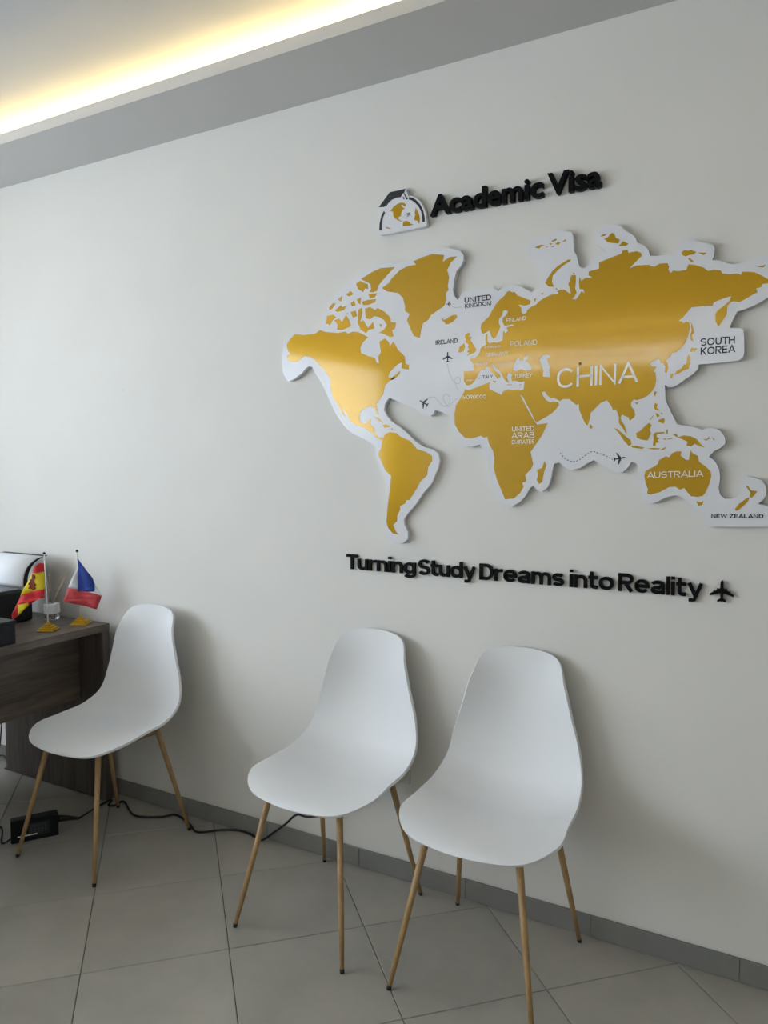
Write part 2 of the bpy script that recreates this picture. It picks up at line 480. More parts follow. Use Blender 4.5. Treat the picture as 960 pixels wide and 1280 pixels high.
def raised_word(body, left, right, cap_m, zb, mat, parent, y_front, y_back, offset, shear=0.0):
    """one mesh per letter, standing off the wall"""
    v, _ = text_geo(body, offset, 0, shear)
    x0, x1, _, _ = bounds(v)
    a, b = wall(left, y_front), wall(right, y_front)
    sx = (b.x - a.x) / (x1 - x0); sz = cap_m / (CAP + 2 * offset)
    ref = bounds(text_geo('l', offset, 0, shear)[0])[1]
    for i, ch in enumerate(body):
        adv = bounds(text_geo(body[:i] + 'l', offset, 0, shear)[0])[1] - ref if i else 0.0
        v, f = text_geo(ch, offset, 0.5, shear)
        vv = [(a.x + (p.x + adv - x0) * sx, y_front + (0.5 - p.z) * (y_back - y_front), zb + p.y * sz) for p in v]
        mesh('letter', vv, f, mat, parent)

# ================================================================== ROOM
tag(box('wall_back', (XL - 0.15, 0, -0.05), (XR + 0.15, 0.15, 2.95), 'wall_paint'), kind='structure')
bm = bmesh.new()
add_box(bm, (XL - 0.15, YF - 0.15, -0.05), (TR_X0, YF, 2.95)); add_box(bm, (TR_X1, YF - 0.15, -0.05), (XR + 0.15, YF, 2.95))
add_box(bm, (TR_X0, YF - 0.15, -0.05), (TR_X1, YF, TR_Z0)); add_box(bm, (TR_X0, YF - 0.15, TR_Z1), (TR_X1, YF, 2.95))
tag(from_bm('wall_front', bm, 'wall_paint'), kind='structure')
tag(box('wall_right', (XR, YF, -0.05), (XR + 0.15, 0, 2.95), 'wall_paint'), kind='structure')
bm = bmesh.new()
add_box(bm, (XL - 0.15, YF, -0.05), (XL, WIN_Y0, 2.95)); add_box(bm, (XL - 0.15, WIN_Y1, -0.05), (XL, 0, 2.95))
add_box(bm, (XL - 0.15, WIN_Y0, -0.05), (XL, WIN_Y1, WIN_Z0)); add_box(bm, (XL - 0.15, WIN_Y0, WIN_Z1), (XL, WIN_Y1, 2.95))
tag(from_bm('wall_left', bm, 'wall_paint'), kind='structure')
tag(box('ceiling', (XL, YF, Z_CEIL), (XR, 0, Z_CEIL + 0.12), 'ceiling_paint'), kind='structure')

# window: frame bars and panes in the left wall
win = tag(empty('window_1', (XL - 0.08, (WIN_Y0 + WIN_Y1) / 2, WIN_Z0)), kind='structure')
ny = 4
for i in range(ny + 1):
    y = WIN_Y0 + (WIN_Y1 - WIN_Y0) * i / ny
    y = min(max(y, WIN_Y0 + 0.03), WIN_Y1 - 0.03)
    box('window_frame', (XL - 0.11, y - 0.03, WIN_Z0), (XL - 0.05, y + 0.03, WIN_Z1), 'aluminium', win)
for z in (WIN_Z0, WIN_Z1 - 0.06):
    box('window_frame', (XL - 0.105, WIN_Y0, z), (XL - 0.055, WIN_Y1, z + 0.06), 'aluminium', win)
for i in range(ny):
    y0 = WIN_Y0 + (WIN_Y1 - WIN_Y0) * i / ny; y1 = WIN_Y0 + (WIN_Y1 - WIN_Y0) * (i + 1) / ny
    box('pane', (XL - 0.084, y0 + 0.03, WIN_Z0 + 0.06), (XL - 0.078, y1 - 0.03, WIN_Z1 - 0.06), 'glass', win)

win2 = tag(empty('window_2', ((TR_X0 + TR_X1) / 2, YF - 0.08, TR_Z0)), kind='structure')
for i in range(5):
    x = min(max(TR_X0 + (TR_X1 - TR_X0) * i / 4, TR_X0 + 0.02), TR_X1 - 0.02)
    box('window_frame', (x - 0.02, YF - 0.11, TR_Z0), (x + 0.02, YF - 0.05, TR_Z1), 'aluminium', win2)
for z in (TR_Z0, TR_Z1 - 0.04):
    box('window_frame', (TR_X0, YF - 0.105, z), (TR_X1, YF - 0.055, z + 0.04), 'aluminium', win2)
for i in range(4):
    w_ = (TR_X1 - TR_X0) / 4
    box('pane', (TR_X0 + w_ * i + 0.02, YF - 0.083, TR_Z0 + 0.04), (TR_X0 + w_ * (i + 1) - 0.02, YF - 0.078, TR_Z1 - 0.04), 'glass', win2)

# soffit with a lip and LED strip on all four sides
SW, LIP = 0.30, 0.039
def soffit(idx, lo, hi, side):
    """lo/hi rectangle in plan; side = which edge faces the room; slab and upstanding lip share no faces"""
    bm = bmesh.new()
    t = 0.014
    l0, h0, l1, h1 = list(lo), list(hi), list(lo), list(hi)
    if side == '-y': h0[1] = l1[1] = lo[1] + t
    if side == '+y': l0[1] = h1[1] = hi[1] - t
    if side == '-x': h0[0] = l1[0] = lo[0] + t
    if side == '+x': l0[0] = h1[0] = hi[0] - t
    add_box(bm, (l1[0], l1[1], Z_SOFFIT), (h1[0], h1[1], Z_SOFFIT + 0.016))
    add_box(bm, (l0[0], l0[1], Z_SOFFIT), (h0[0], h0[1], Z_SOFFIT + LIP))
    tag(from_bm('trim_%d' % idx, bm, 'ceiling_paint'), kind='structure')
soffit(1, (XL, -SW), (XR, 0), '-y')
soffit(2, (XL, YF), (XR, YF + SW), '+y')
soffit(3, (XL, YF + SW), (XL + SW, -SW), '+x')
soffit(4, (XR - SW, YF + SW), (XR, -SW), '-x')
def strip(lo, hi, label):
    o = box('led_strip', (lo[0], lo[1], Z_SOFFIT + 0.0165), (hi[0], hi[1], Z_SOFFIT + 0.0205), 'led')
    tag(o, label, 'light', 'warm light strips in the ceiling cove')
strip((XL + 0.28, -0.172), (XR - 0.28, -0.160), 'warm glowing light strip in the ceiling cove above the map wall')
strip((XL + 0.160, YF + 0.32), (XL + 0.172, -0.32), 'warm glowing light strip in the cove above the window wall')
strip((XR - 0.172, YF + 0.32), (XR - 0.160, -0.32), 'warm glowing light strip in the cove above the right wall')
strip((XL + 0.28, YF + 0.160), (XR - 0.28, YF + 0.172), 'warm glowing light strip in the cove opposite the map wall')

# floor: grout bed with single tiles laid on the diagonal
floor = tag(box('floor', (XL - 0.15, YF - 0.15, -0.06), (XR + 0.15, 0.15, -0.004), 'grout'), kind='structure')
TS, OX, OY = 0.4057, -1.2941 * 1.42, 0.7166 * 1.42
E2 = Vector((math.sqrt(.5), math.sqrt(.5), 0)); E1 = Vector((-math.sqrt(.5), math.sqrt(.5), 0))
TX0, TX1, TY0 = XL, 1.6, -4.2
def clip(poly, axis, val, keep_less):
    out = []
    for a, b in zip(poly, poly[1:] + poly[:1]):
        ia = (a[axis] <= val) == keep_less; ib = (b[axis] <= val) == keep_less
        if ia: out.append(a)
        if ia != ib:
            t = (val - a[axis]) / (b[axis] - a[axis]); out.append(a.lerp(b, t))
    return out
def tile_mesh(pts):
    c = sum(pts, Vector((0, 0, 0))) / len(pts)
    n = len(pts); bv = 0.0016
    ins = [p + (c - p).normalized() * bv * 1.4 for p in pts]
    v = [Vector((p.x, p.y, -0.004)) for p in pts] + [Vector((p.x, p.y, -0.0012)) for p in pts] + [Vector((p.x, p.y, 0)) for p in ins]
    f = [list(range(2 * n, 3 * n))]
    for i in range(n):
        j = (i + 1) % n
        f += [(i, j, n + j, n + i), (n + i, n + j, 2 * n + j, 2 * n + i)]
    return v, f
g = 0.0012
full_me = None
fo = origin(floor)
for i in range(-14, 16):
    for j in range(-14, 16):
        c = E2 * (OX + (i + 0.5) * TS) + E1 * (OY - (j + 0.5) * TS)
        h = TS / 2 - g
        q = [c - E2 * h - E1 * h, c + E2 * h - E1 * h, c + E2 * h + E1 * h, c - E2 * h + E1 * h]
        p = q
        for ax, val, less in ((0, TX0, False), (0, TX1, True), (1, TY0, False), (1, 0.0, True)):
            if len(p) >= 3: p = clip(p, ax, val, less)
        if len(p) < 3: continue
        ar = abs(sum(a.x * b.y - b.x * a.y for a, b in zip(p, p[1:] + p[:1]))) / 2
        if ar < 0.0004: continue
        if ar > 4 * h * h * 0.9999:
            if full_me is None:
                v, f = tile_mesh([x - c for x in q])
                full_me = bpy.data.meshes.new('tile'); full_me.from_pydata(v, [], f); full_me.materials.append(MATS['floor_tile'])
            o = bpy.data.objects.new('tile', full_me); COL.objects.link(o); o.parent = floor; o.location = c - fo
        else:
            v, f = tile_mesh(p)
            mesh('tile', v, f, 'floor_tile', floor)
bm = bmesh.new()
add_box(bm, (TX0, YF, -0.004), (XR, TY0, 0)); add_box(bm, (TX1, TY0, -0.004), (XR, 0, 0))
tag(from_bm('tile_field', bm, 'floor_tile', floor), kind='stuff')

# skirting tiles along the map wall, 40 cm each
skirt = tag(empty('baseboard_back', (-1.0, -0.004, 0)), kind='structure')
x = -0.136 - 0.4042 * 10
box('skirting_backing', (XL, -0.0055, 0.001), (XR, -0.0005, 0.0655), 'grout', skirt)
while x < XR:
    a, b = max(x + 0.0008, XL), min(x + 0.4042 - 0.0008, XR)
    if b - a > 0.01:
        box('skirting_tile', (a, -0.0095, 0.0012), (b, -0.004, 0.067), 'skirting_tile', skirt, 0.0008)
    x += 0.4042

# ================================================================== WORLD MAP
CROP = {'A': (340, 280, 4.0, 4.0), 'B': (340, 460, 4.0, 4.0), 'C': (540, 340, 6.0, 6.0), 'D': (540, 480, 4.0, 4.0),
        'E': (640, 270, 5.333, 5.333), 'F': (780, 280, 5.333, 5.333), 'G': (680, 400, 5.333, 5.333),
        'H': (740, 480, 4.364, 4.364), 'P': (0, 0, 1.0, 1.0), 'L': (465, 225, 12.0, 12.0)}
def trace(spec, y):
    """'A x,y x,y B x,y ...' outline points read in enlarged crops -> (x, z) on the plane y"""
    out, cur = [], None
    for tok in spec.split():
        if tok in CROP: cur = CROP[tok]; continue
        a, b = tok.split(',')
        p = wall((cur[0] + float(a) / cur[2], cur[1] + float(b) / cur[3]), y)
        out.append((p.x, p.z))
    return out
Y_BOARD, Y_BACK = -0.020, -0.004
Y_FILM = Y_BOARD - 0.0006
Y_INK = Y_FILM - 0.0004
Y_INKB = Y_BOARD - 0.0004
board_spec = """A 85,786 60,760 48,700 50,640 65,590 95,555 130,538 190,537 225,527 245,505 246,465 262,430 280,400 320,350 370,305
 410,270 450,235 510,205 570,190 640,190 690,180 730,150 780,125 840,115 890,122 935,130 955,150 958,180 945,208 922,235 911,280 905,330 912,360 930,380
 C 195,208 215,172 240,150 300,130 380,118 455,113 482,128 497,142 540,110 590,95 640,97 690,120 745,152
 E 150,490 185,460 195,420 208,375 190,345 150,300 115,255 98,225 108,190 135,165 190,150 235,135 265,105 310,95 360,98 400,110 410,140 410,230
 430,260 440,310 450,335 475,350 505,330 530,290 570,250 600,237 630,230 600,215 565,185 545,150 550,120 575,85 620,62 680,57 730,70 755,100 800,120
 825,150 835,178 880,195 910,225 920,265 F 213,213 260,210 300,202 326,208 335,175 355,150 390,118 440,108 480,112 510,122 560,128 595,140 606,170 600,215 588,238
 640,243 690,262 715,270 765,262 820,252 850,235 880,212 930,205 P 962,318.5 980,319 992,327 996,342 990,356 975,367
 F 960,490 920,515 870,540 800,570 755,582 740,610 720,650 703,690 740,693 780,696 797,712 802,760 802,860 792,890 762,910 640,925 497,937
 490,970 460,1000 400,1040 G 900,425 860,447 830,450 805,432 808,480 808,530 830,580 860,640 885,690 920,703
 H 520,228 560,235 605,252 625,240 665,240 700,255 725,290 728,325 700,350 665,365 645,390 638,397 670,420 692,460 700,510 690,570 700,605 725,627
 760,625 790,615 805,595 803,560 815,525 845,505 885,510 925,525 950,560 952,600 935,630 905,655 P 958,632 966,636 970,642 970,650 967,656 960,658.5
 H 640,778 620,762 612,712 600,712 560,690 525,650 500,625 470,610 440,608 400,620 350,645 320,652 290,640 270,610 262,560 250,530 248,490 252,450 240,432 215,425
 195,455 170,480 150,485 120,478 80,455 40,435 D 808,380 770,400 740,420 700,430 665,418 635,392 610,400 600,440 590,490 575,520 550,537 525,530 505,510
 490,520 470,555 440,590 400,612 360,610 335,585 320,550 300,500 285,450 280,400 270,360 250,320 240,303 200,313 165,313 145,300 125,270 105,240 90,200 88,160
 B 885,238 850,222 815,208 808,230 790,240 760,235 735,225 720,205 650,175 585,148 565,180 560,210 575,240 600,270 640,295 680,330 720,370 760,395 800,405
 830,425 838,460 830,500 810,545 800,575 760,620 720,680 680,725 660,755 662,785 680,820 680,855 655,875 610,872 580,850 565,820 560,770 565,700 572,630 575,580
 560,545 540,500 522,450 520,400 490,370 440,345 390,320 360,290 320,230 290,170 265,110 240,60 210,15 A 200,715 185,710 165,725 150,745 110,775"""
mp_c = wall((660, 480), 0)
worldmap = tag(empty('world_map', (mp_c.x, -0.004, 1.10)),
               'white cut-out world map with gold continents and country names on the wall', 'wall map')
v, f, ids = prism(trace(board_spec, Y_BOARD), Y_BOARD, Y_BACK)
mesh('backing_board', v, f, ['white_board', 'board_edge'], worldmap, mids=ids)['label'] = 'white glossy board with a rounded wavy outline'

lands = {
'north_america': """A 75,600 90,575 115,552 160,555 215,548 240,531 270,540 330,545 365,538 380,548 405,538 430,540 455,552 480,566 455,590 440,620 445,645 480,660 515,670
 522,693 535,697 530,665 545,640 540,610 538,588 565,572 583,590 590,610 605,588 617,605 630,630 652,650 665,665 655,690 630,700 610,718 590,740 580,765 600,770 640,735 638,748 612,775
 B 610,40 590,62 565,87 555,130 535,160 521,183 528,212 532,237 524,228 515,203 490,192 455,205 437,230 437,262 455,280 473,275 480,260 495,256 491,285 510,298 513,325 530,345 552,348
 552,362 540,358 522,348 500,325 460,298 420,285 396,270 374,232 345,188 350,212 366,246 345,222 330,182 305,145 293,100 290,50 260,10 A 240,710 215,680 190,665 165,660 150,670 125,690 100,690 80,680 75,660 90,650 80,635 75,615""",
'greenland': """A 550,320 590,290 595,275 640,230 680,210 720,203 705,187 755,165 800,150 860,155 853,188 890,165 925,162 895,190 875,230 885,265 878,310 882,330 868,345 870,380 860,410
 830,430 795,455 780,480 755,495 745,530 738,570 710,560 690,520 675,480 688,450 665,435 665,410 655,370 630,345 575,337""",
'i1': 'A 445,275 500,240 545,220 615,215 590,240 550,285 530,310 524,334 505,342 486,340 495,325 492,300 470,288',
'i2': 'A 420,300 440,284 462,296 478,300 480,325 465,322 455,340 430,325',
'i3': """A 465,422 490,415 515,430 528,420 560,437 590,465 595,490 620,493 613,525 600,530 608,562 590,565 555,547 533,545 560,527 575,505 560,480 535,465 510,460 490,477 468,470""",
'i4': 'A 310,482 335,473 350,490 370,455 385,480 395,510 375,520 350,530 325,527 330,505',
'i5': 'A 275,460 305,453 320,465 300,485 290,505 270,497',
'i6': 'A 393,440 418,433 425,460 405,470',
'i7': 'A 432,428 450,418 450,450 440,490 458,482 470,505 480,520 505,488 512,522 482,530 470,545 442,528 428,492',
'i8': 'A 450,388 480,380 520,375 515,390 480,405 455,405',
'i9': 'A 285,418 305,395 318,398 300,425 288,430', 'i10': 'A 315,432 345,405 350,415 370,410 360,430 325,440',
'i11': 'A 370,352 393,335 407,350 385,362', 'i12': 'A 393,395 410,383 418,407 400,412', 'i13': 'A 328,377 350,360 345,388',
'i15': 'A 424,376 444,368 442,402 430,395', 'i16': 'A 480,348 525,346 515,365 490,372', 'i17': 'A 537,500 550,503 545,517', 'i18': 'A 372,448 378,442 376,455',
'newfoundland': 'A 650,690 663,668 668,700 685,705 683,728 648,722',
'south_america': """B 552,362 565,330 590,320 620,325 645,345 690,365 725,405 770,420 800,440 800,465 780,495 775,535 740,570 725,600 700,640 686,660 672,660 665,678 640,690
 640,708 625,740 625,765 605,785 620,820 635,832 605,828 580,800 572,770 578,690 590,600 595,540 565,510 530,430 545,400""",
'cuba': 'B 508,245 530,247 555,275 545,272 522,255', 'hispaniola': 'B 552,286 568,282 592,292 565,299', 'puerto_rico': 'B 597,301 606,304 598,308',
'iceland': 'C 70,345 85,350 80,363 108,352 130,335 160,322 183,322 187,340 160,370 125,390 102,392 95,377 72,362',
'great_britain': 'C 250,470 270,455 287,462 272,485 297,488 285,510 300,530 317,558 332,578 325,600 300,612 258,630 280,608 263,597 280,580 268,562 275,542 250,527 255,505 247,490',
'ireland': 'C 208,560 225,545 242,535 247,560 238,590 215,602 196,602',
'africa': """D 160,40 140,75 120,105 112,150 113,200 135,240 165,270 200,272 245,258 258,268 277,265 285,300 305,335 312,370 308,420 325,480 350,540 365,577 410,572 440,545 457,515
 450,495 470,487 465,455 495,425 505,400 492,340 520,300 550,255 578,195 525,203 505,175 480,130 455,85 440,55
 C 665,918 665,890 640,882 600,887 570,880 530,898 522,922 470,897 430,878 428,845 437,825 400,838 350,860 290,882 265,885 250,878""",
'madagascar': 'D 525,430 550,420 562,385 572,405 560,440 550,490 535,500 523,480 530,455', 'sri_lanka': 'D 790,200 803,212 797,224 787,220',
'svalbard1': 'E 150,210 190,192 220,195 195,203 180,217', 'svalbard2': 'E 262,165 295,150 297,160 270,172', 'svalbard3': 'E 290,187 305,172 322,178 310,192',
'svalbard4': 'E 332,172 360,153 358,168', 'svalbard5': 'E 245,184 270,182 262,191', 'svalbard6': 'E 258,204 285,196 272,208', 'svalbard7': 'E 220,205 242,203 232,209',
'novaya': 'E 220,445 240,410 270,365 310,330 370,292 392,288 385,302 340,330 300,365 270,400 265,440 280,472 245,470',
'n1': 'E 188,517 214,512 202,526', 'n2': 'E 145,556 163,546 152,574', 'n3': 'E 288,478 304,486 296,492', 'n4': 'E 405,374 422,386 410,391',
'severnaya1': 'E 590,137 600,125 637,117 620,131', 'severnaya2': 'E 615,152 640,140 655,120 670,112 685,125 690,145 717,155 710,182 670,180 640,175', 'severnaya3': 'E 710,202 730,178 740,168 777,185 760,197',
'newsib1': 'F 383,190 400,175 430,178 445,172 482,187 465,202 440,205 410,216 390,207', 'newsib2': 'F 490,190 552,192 530,207', 'newsib3': 'F 425,228 440,226 467,252 445,252', 'wrangel': 'F 885,287 947,271 930,289',
'sakhalin': 'F 445,650 457,680 468,725 452,740 462,785 443,772 441,740 450,712', 'hokkaido': 'F 438,850 450,823 487,830 470,852',
'honshu': 'F 430,868 442,890 440,930 430,965 395,977 362,997 338,1003 350,980 385,960 400,935 415,937 420,882', 'kyushu': 'F 308,1000 327,998 322,1025 310,1028',
'taiwan': 'G 731,490 742,473 750,483 740,510', 'hainan': 'G 604,553 630,546 620,563', 'luzon': 'G 733,570 740,553 757,560 750,585 770,600 760,606 735,592', 'visayas': 'G 742,620 762,625 770,640 755,650',
'mindanao': 'G 772,662 802,653 803,680 795,690 780,685 758,672', 'samar': 'G 775,612 792,625 786,632', 'palawan': 'G 704,665 728,634 731,638 708,668',
'sumatra': 'G 468,720 495,730 540,772 577,800 583,830 565,840 530,800 500,755', 'borneo': 'G 613,755 640,740 680,700 700,684 717,700 705,730 712,758 690,803 650,798 620,785',
'java': 'H 213,337 245,337 288,348 270,354 220,347', 'flores': 'H 300,350 340,349 370,351 368,356 330,357', 'timor': 'H 370,360 400,344 402,349 388,361',
'sulawesi': 'H 335,275 345,264 395,261 397,267 355,275 350,290 370,295 357,305 367,320 350,320 345,338 332,337 335,310', 'halmahera': 'H 407,248 414,248 413,273 405,272',
'seram1': 'H 384,299 402,297 400,305', 'seram2': 'H 408,300 435,293 442,298 415,303',
'new_guinea': 'H 440,275 460,271 470,290 500,280 540,285 570,300 590,325 616,347 580,337 560,325 540,341 515,336 520,315 490,300 460,288', 'newbritain': 'H 605,299 625,302 638,287 642,297 622,309', 'solomon': 'H 655,291 672,304 664,306',
'australia': """H 290,480 300,470 340,450 360,435 365,415 400,395 420,400 440,375 465,367 490,368 482,390 510,412 528,415 538,360 550,380 575,390 585,425 620,450 645,475 650,500 640,545
 620,590 605,610 575,616 540,612 520,590 503,567 480,577 455,560 420,562 370,590 320,603 300,598 305,575 292,540 285,500""",
'tasmania': 'H 568,640 590,645 609,637 600,660 580,664', 'nz_north': 'H 838,555 852,558 868,580 902,585 885,607 870,622 858,612 865,595 850,572', 'nz_south': 'H 780,682 800,655 840,625 859,617 850,640 825,665 800,687 785,692',
'crete': 'C 563,843 600,844 598,849 566,848', 'cyprus': 'C 650,847 672,840 664,851', 'sardinia': 'C 346,795 358,793 357,801 348,802', 'sicily': 'C 452,816 480,818 474,832',
}
for k, sp in lands.items():
    v, f, ids = prism(trace(sp, Y_FILM), Y_FILM, Y_BOARD)
    mesh('landmass', v, f, 'gold_film', worldmap)
eurasia = """C 240,820 238,745 310,740 312,690 290,668 280,655 320,645 345,620 360,600 365,572 385,555 405,545 400,500 405,468 416,465 416,520 430,535 460,527 490,530 530,512 533,480 535,440
 550,460 570,440 560,415 620,395 600,392 545,405 530,378 530,345 555,325 570,295 545,285 530,297 525,325 503,350 500,385 512,405 505,430 490,462 480,487 460,502 445,480 430,437 410,450 385,463
 372,455 365,420 370,390 400,360 430,330 450,290 480,240 510,205 545,175 560,150 580,140 600,152 620,150 640,175 690,195 740,215 735,240 700,252 650,245 668,268 670,300 682,318 708,305 715,285
 742,262 780,245 800,222 850,190 E 230,540 260,525 310,518 302,500 325,490 350,492 375,510 392,520 385,480 375,455 388,420 395,395 425,395 425,440 420,480 430,510 417,535 400,552 425,557 445,532 460,502
 485,514 475,490 450,488 446,440 450,405 462,432 490,412 535,410 510,395 512,370 580,350 580,310 640,285 730,250 735,230 770,223 775,245 800,240 830,235 860,245 865,265 830,300 780,350 830,330 915,325 925,335
 F 205,283 235,265 290,260 300,285 295,305 310,327 330,310 360,315 415,305 425,280 430,268 480,275 530,290 560,312 600,305 645,310 655,330 700,335 750,330 780,338 790,318 830,318 870,322 910,340
 P 960,349 974,356 977,362 970,365 F 960,395 920,400 915,420 880,430 890,455 860,470 800,505 770,520 730,515 715,520 690,545 685,600 660,640 630,685 610,650 608,600 625,575 660,550 700,515 715,480 680,490 640,505
 600,520 590,545 550,545 500,550 450,555 420,590 395,620 365,645 385,650 395,662 415,650 435,655 440,690 430,730 410,790 380,830 345,855 320,860 310,880 280,910 290,930 295,960 285,990 272,990 275,950 260,925 245,925
 235,900 215,905 170,930 185,950 215,950 195,985 G 742,350 748,400 740,440 720,475 690,505 650,525 620,535 600,530 580,550 580,575 600,600 608,630 600,650 570,672 565,650 540,640 520,630 510,650 515,670 535,700 550,745 553,757
 540,747 525,720 505,695 498,680 500,650 490,620 480,595 460,602 450,575 435,555 420,535 380,550 340,590 310,620 305,660 290,702 275,690 255,650 235,600 232,560 215,567 195,550
 D 685,75 655,75 640,85 610,70 595,72 575,55 565,38 548,40 555,60 570,80 590,92 605,88 630,90 635,105 620,125 600,145 570,165 525,190 515,185 500,150 475,105 455,65 440,50
 C 665,916 665,888 686,880 695,820 660,825 620,815 600,820 595,790 600,770 590,757 570,760 560,790 577,832 555,818 540,802 525,772 505,740 475,715 457,687 445,690 450,712 475,742 505,766 516,790 500,786 492,805 485,790 460,762
 440,742 415,710 405,713 395,735 370,735 350,760 335,790 320,815 300,840 270,850 255,845"""
black_sea = 'C 607,738 612,700 630,660 650,640 660,660 680,665 690,640 725,625 720,650 697,666 725,685 750,715 745,735 700,740 665,728 630,745'
caspian = 'C 805,660 825,630 860,618 885,625 885,640 862,650 870,680 885,710 880,740 890,790 830,785 835,740 815,690'
aral = 'C 938,790 950,762 972,755 965,800 955,830 942,815'
v, f, ids = prism_holes(trace(eurasia, Y_FILM), [trace(black_sea, Y_FILM), trace(caspian, Y_FILM)], Y_FILM, Y_BOARD)
mesh('landmass', v, f, 'gold_film', worldmap)

def word(body, l, r, cap, mat, off=0.0):
    wt = {0.0: 0.15, 0.004: 0.125, 0.006: 0.19, 0.008: 0.165, 0.010: 0.185, 0.016: 0.21}[off]
    flat_text('country_name', body, l, r, cap, mat, worldmap, Y_INK if mat == 'print_white' else Y_INKB, wt)
word('UNITED', (580.5, 378.8), (614, 374.8), 6.8, 'print_black', 0.010)
word('KINGDOM', (581, 385.2), (614, 381.2), 5.2, 'print_black', 0.006)
word('IRELAND', (544.5, 431.2), (572, 428.4), 5.6, 'print_black', 0.006)
word('FINLAND', (633, 402.9), (657.5, 399.8), 4.6, 'print_white')
word('POLAND', (638, 433.2), (671.4, 430.8), 6.4, 'print_white', 0.004)
word('NETHERLANDS', (604.7, 435.6), (626.4, 433.9), 2.6, 'print_white')
word('GERMANY', (607, 446), (635.2, 443.4), 4.5, 'print_white')
word('FRANCE', (593.3, 457.3), (610, 456.1), 3.4, 'print_white')
word('HUNGARY', (621.7, 457.2), (639.7, 455.2), 2.8, 'print_white')
word('ITALY', (602, 473.4), (615.8, 472.4), 4.0, 'print_black', 0.006)
word('TURKEY', (643, 473), (665, 471.2), 4.8, 'print_white')
word('SPAIN', (581.6, 477), (591, 476.3), 2.5, 'print_white')
word('MOROCCO', (578.6, 498.5), (607.5, 498), 4.7, 'print_white')
word('CHINA', (696, 485.5), (796, 477.6), 24.2, 'print_white', 0.004)
word('UNITED', (640, 539.4), (668, 538.3), 6.0, 'print_white')
word('ARAB', (639.5, 548.2), (668, 547.4), 7.4, 'print_white', 0.004)
word('EMIRATES', (639.7, 555.2), (668, 554.2), 5.0, 'print_white')
word('SOUTH', (875.6, 432.4), (918.6, 429.4), 9.2, 'print_black', 0.008)
word('KOREA', (875.6, 443.8), (918.6, 440.2), 9.2, 'print_black', 0.008)
word('AUSTRALIA', (808.7, 597.7), (878.6, 595.6), 7.6, 'print_white', 0.004)
word('NEW ZEALAND', (889, 647.6), (954.3, 647.8), 5.0, 'print_black', 0.016)

# airplane outline, nose towards +z, unit length
def plane_outline():
    half = [(0, .52), (.045, .47), (.06, .40), (.06, .16), (.16, .09), (.165, .14), (.20, .14), (.21, .06), (.31, -.005), (.315, .04), (.345, .04), (.355, -.03), (.50, -.12), (.50, -.20), (.06, -.06),
            (.045, -.30), (.18, -.40), (.18, -.46), (.02, -.42)]
    return half + [(0, -.46)] + [(-x, z) for x, z in reversed(half[1:])]
PLANE = plane_outline()
def airplane(name, px, size_px, ang, mat, parent, yf, yb, thing=None):
    c = wall(px, yf)
    s = size_px * (wall((px[0], px[1] - 10), yf).z - c.z) / 10
    ca, sa = math.cos(R(ang)), math.sin(R(ang))
    poly = [(c.x + s * (x * ca - z * sa), c.z + s * (x * sa + z * ca)) for x, z in PLANE]
    v, f, ids = prism(poly, yf, yb)
    return mesh(name, v, f, mat, parent)
airplane('airplane_print', (560.8, 380), 6.5, 88, 'print_black', worldmap, Y_INKB - .0002, Y_BOARD)
airplane('airplane_print', (559.5, 446.8), 13.5, 0, 'print_black', worldmap, Y_INKB - .0002, Y_BOARD)
airplane('airplane_print', (530, 503.8), 13.5, 62, 'print_black', worldmap, Y_INKB - .0002, Y_BOARD)
airplane('airplane_print', (774, 573), 15, -80, 'print_black', worldmap, Y_INKB - .0002, Y_BOARD)
def flight_path(spec, width_px, dash, gap):
    pts = [Vector((x, 0, z)) for x, z in trace(spec, Y_INKB)]
    path = catmull(pts, 24)
    w = width_px * 0.00235 / 2
    verts, faces, d, start = [], [], 0.0, None
    acc = []
    for a, b in zip(path, path[1:]):
        seg = (b - a).length; t = (b - a).normalized() if seg else Vector((1, 0, 0)); n = Vector((-t.z, 0, t.x)) * w
        mid = d + seg / 2
        if (mid % (dash + gap)) < dash:
            k = len(verts)
            verts += [a - n, a + n, b + n, b - n]; faces.append((k, k + 1, k + 2, k + 3))
        d += seg
    mesh('flight_path', [(p.x, Y_INKB, p.z) for p in verts], faces, 'print_black', worldmap)
flight_path('D 640,345 665,372 700,388 735,380 770,355 800,338 830,345 865,358 905,378', 0.9, 0.0055, 0.004)
flight_path('C 117,690 125,740 145,790 172,830 200,836 214,815 200,790 178,798 175,830 195,885', 0.35, 0.004, 0.002)
flight_path('C 145,248 170,266 225,262', 0.35, 0.004, 0.002)
flight_path('B 782,150 810,145 830,165 858,190 885,180 888,145 870,130 856,150 880,192 910,165 928,150', 0.35, 0.004, 0.002)
for px in ((725, 454.6),):
    c = wall(px, Y_FILM)
    bm = bmesh.new()
    bmesh.ops.create_cone(bm, cap_ends=True, segments=12, radius1=0.0042, radius2=0.003, depth=0.002,
                          matrix=Matrix.Translation((c.x, Y_FILM - 0.0012, c.z)) @ Matrix.Rotation(R(90), 4, 'X'))
    from_bm('screw', bm, 'screw', worldmap)

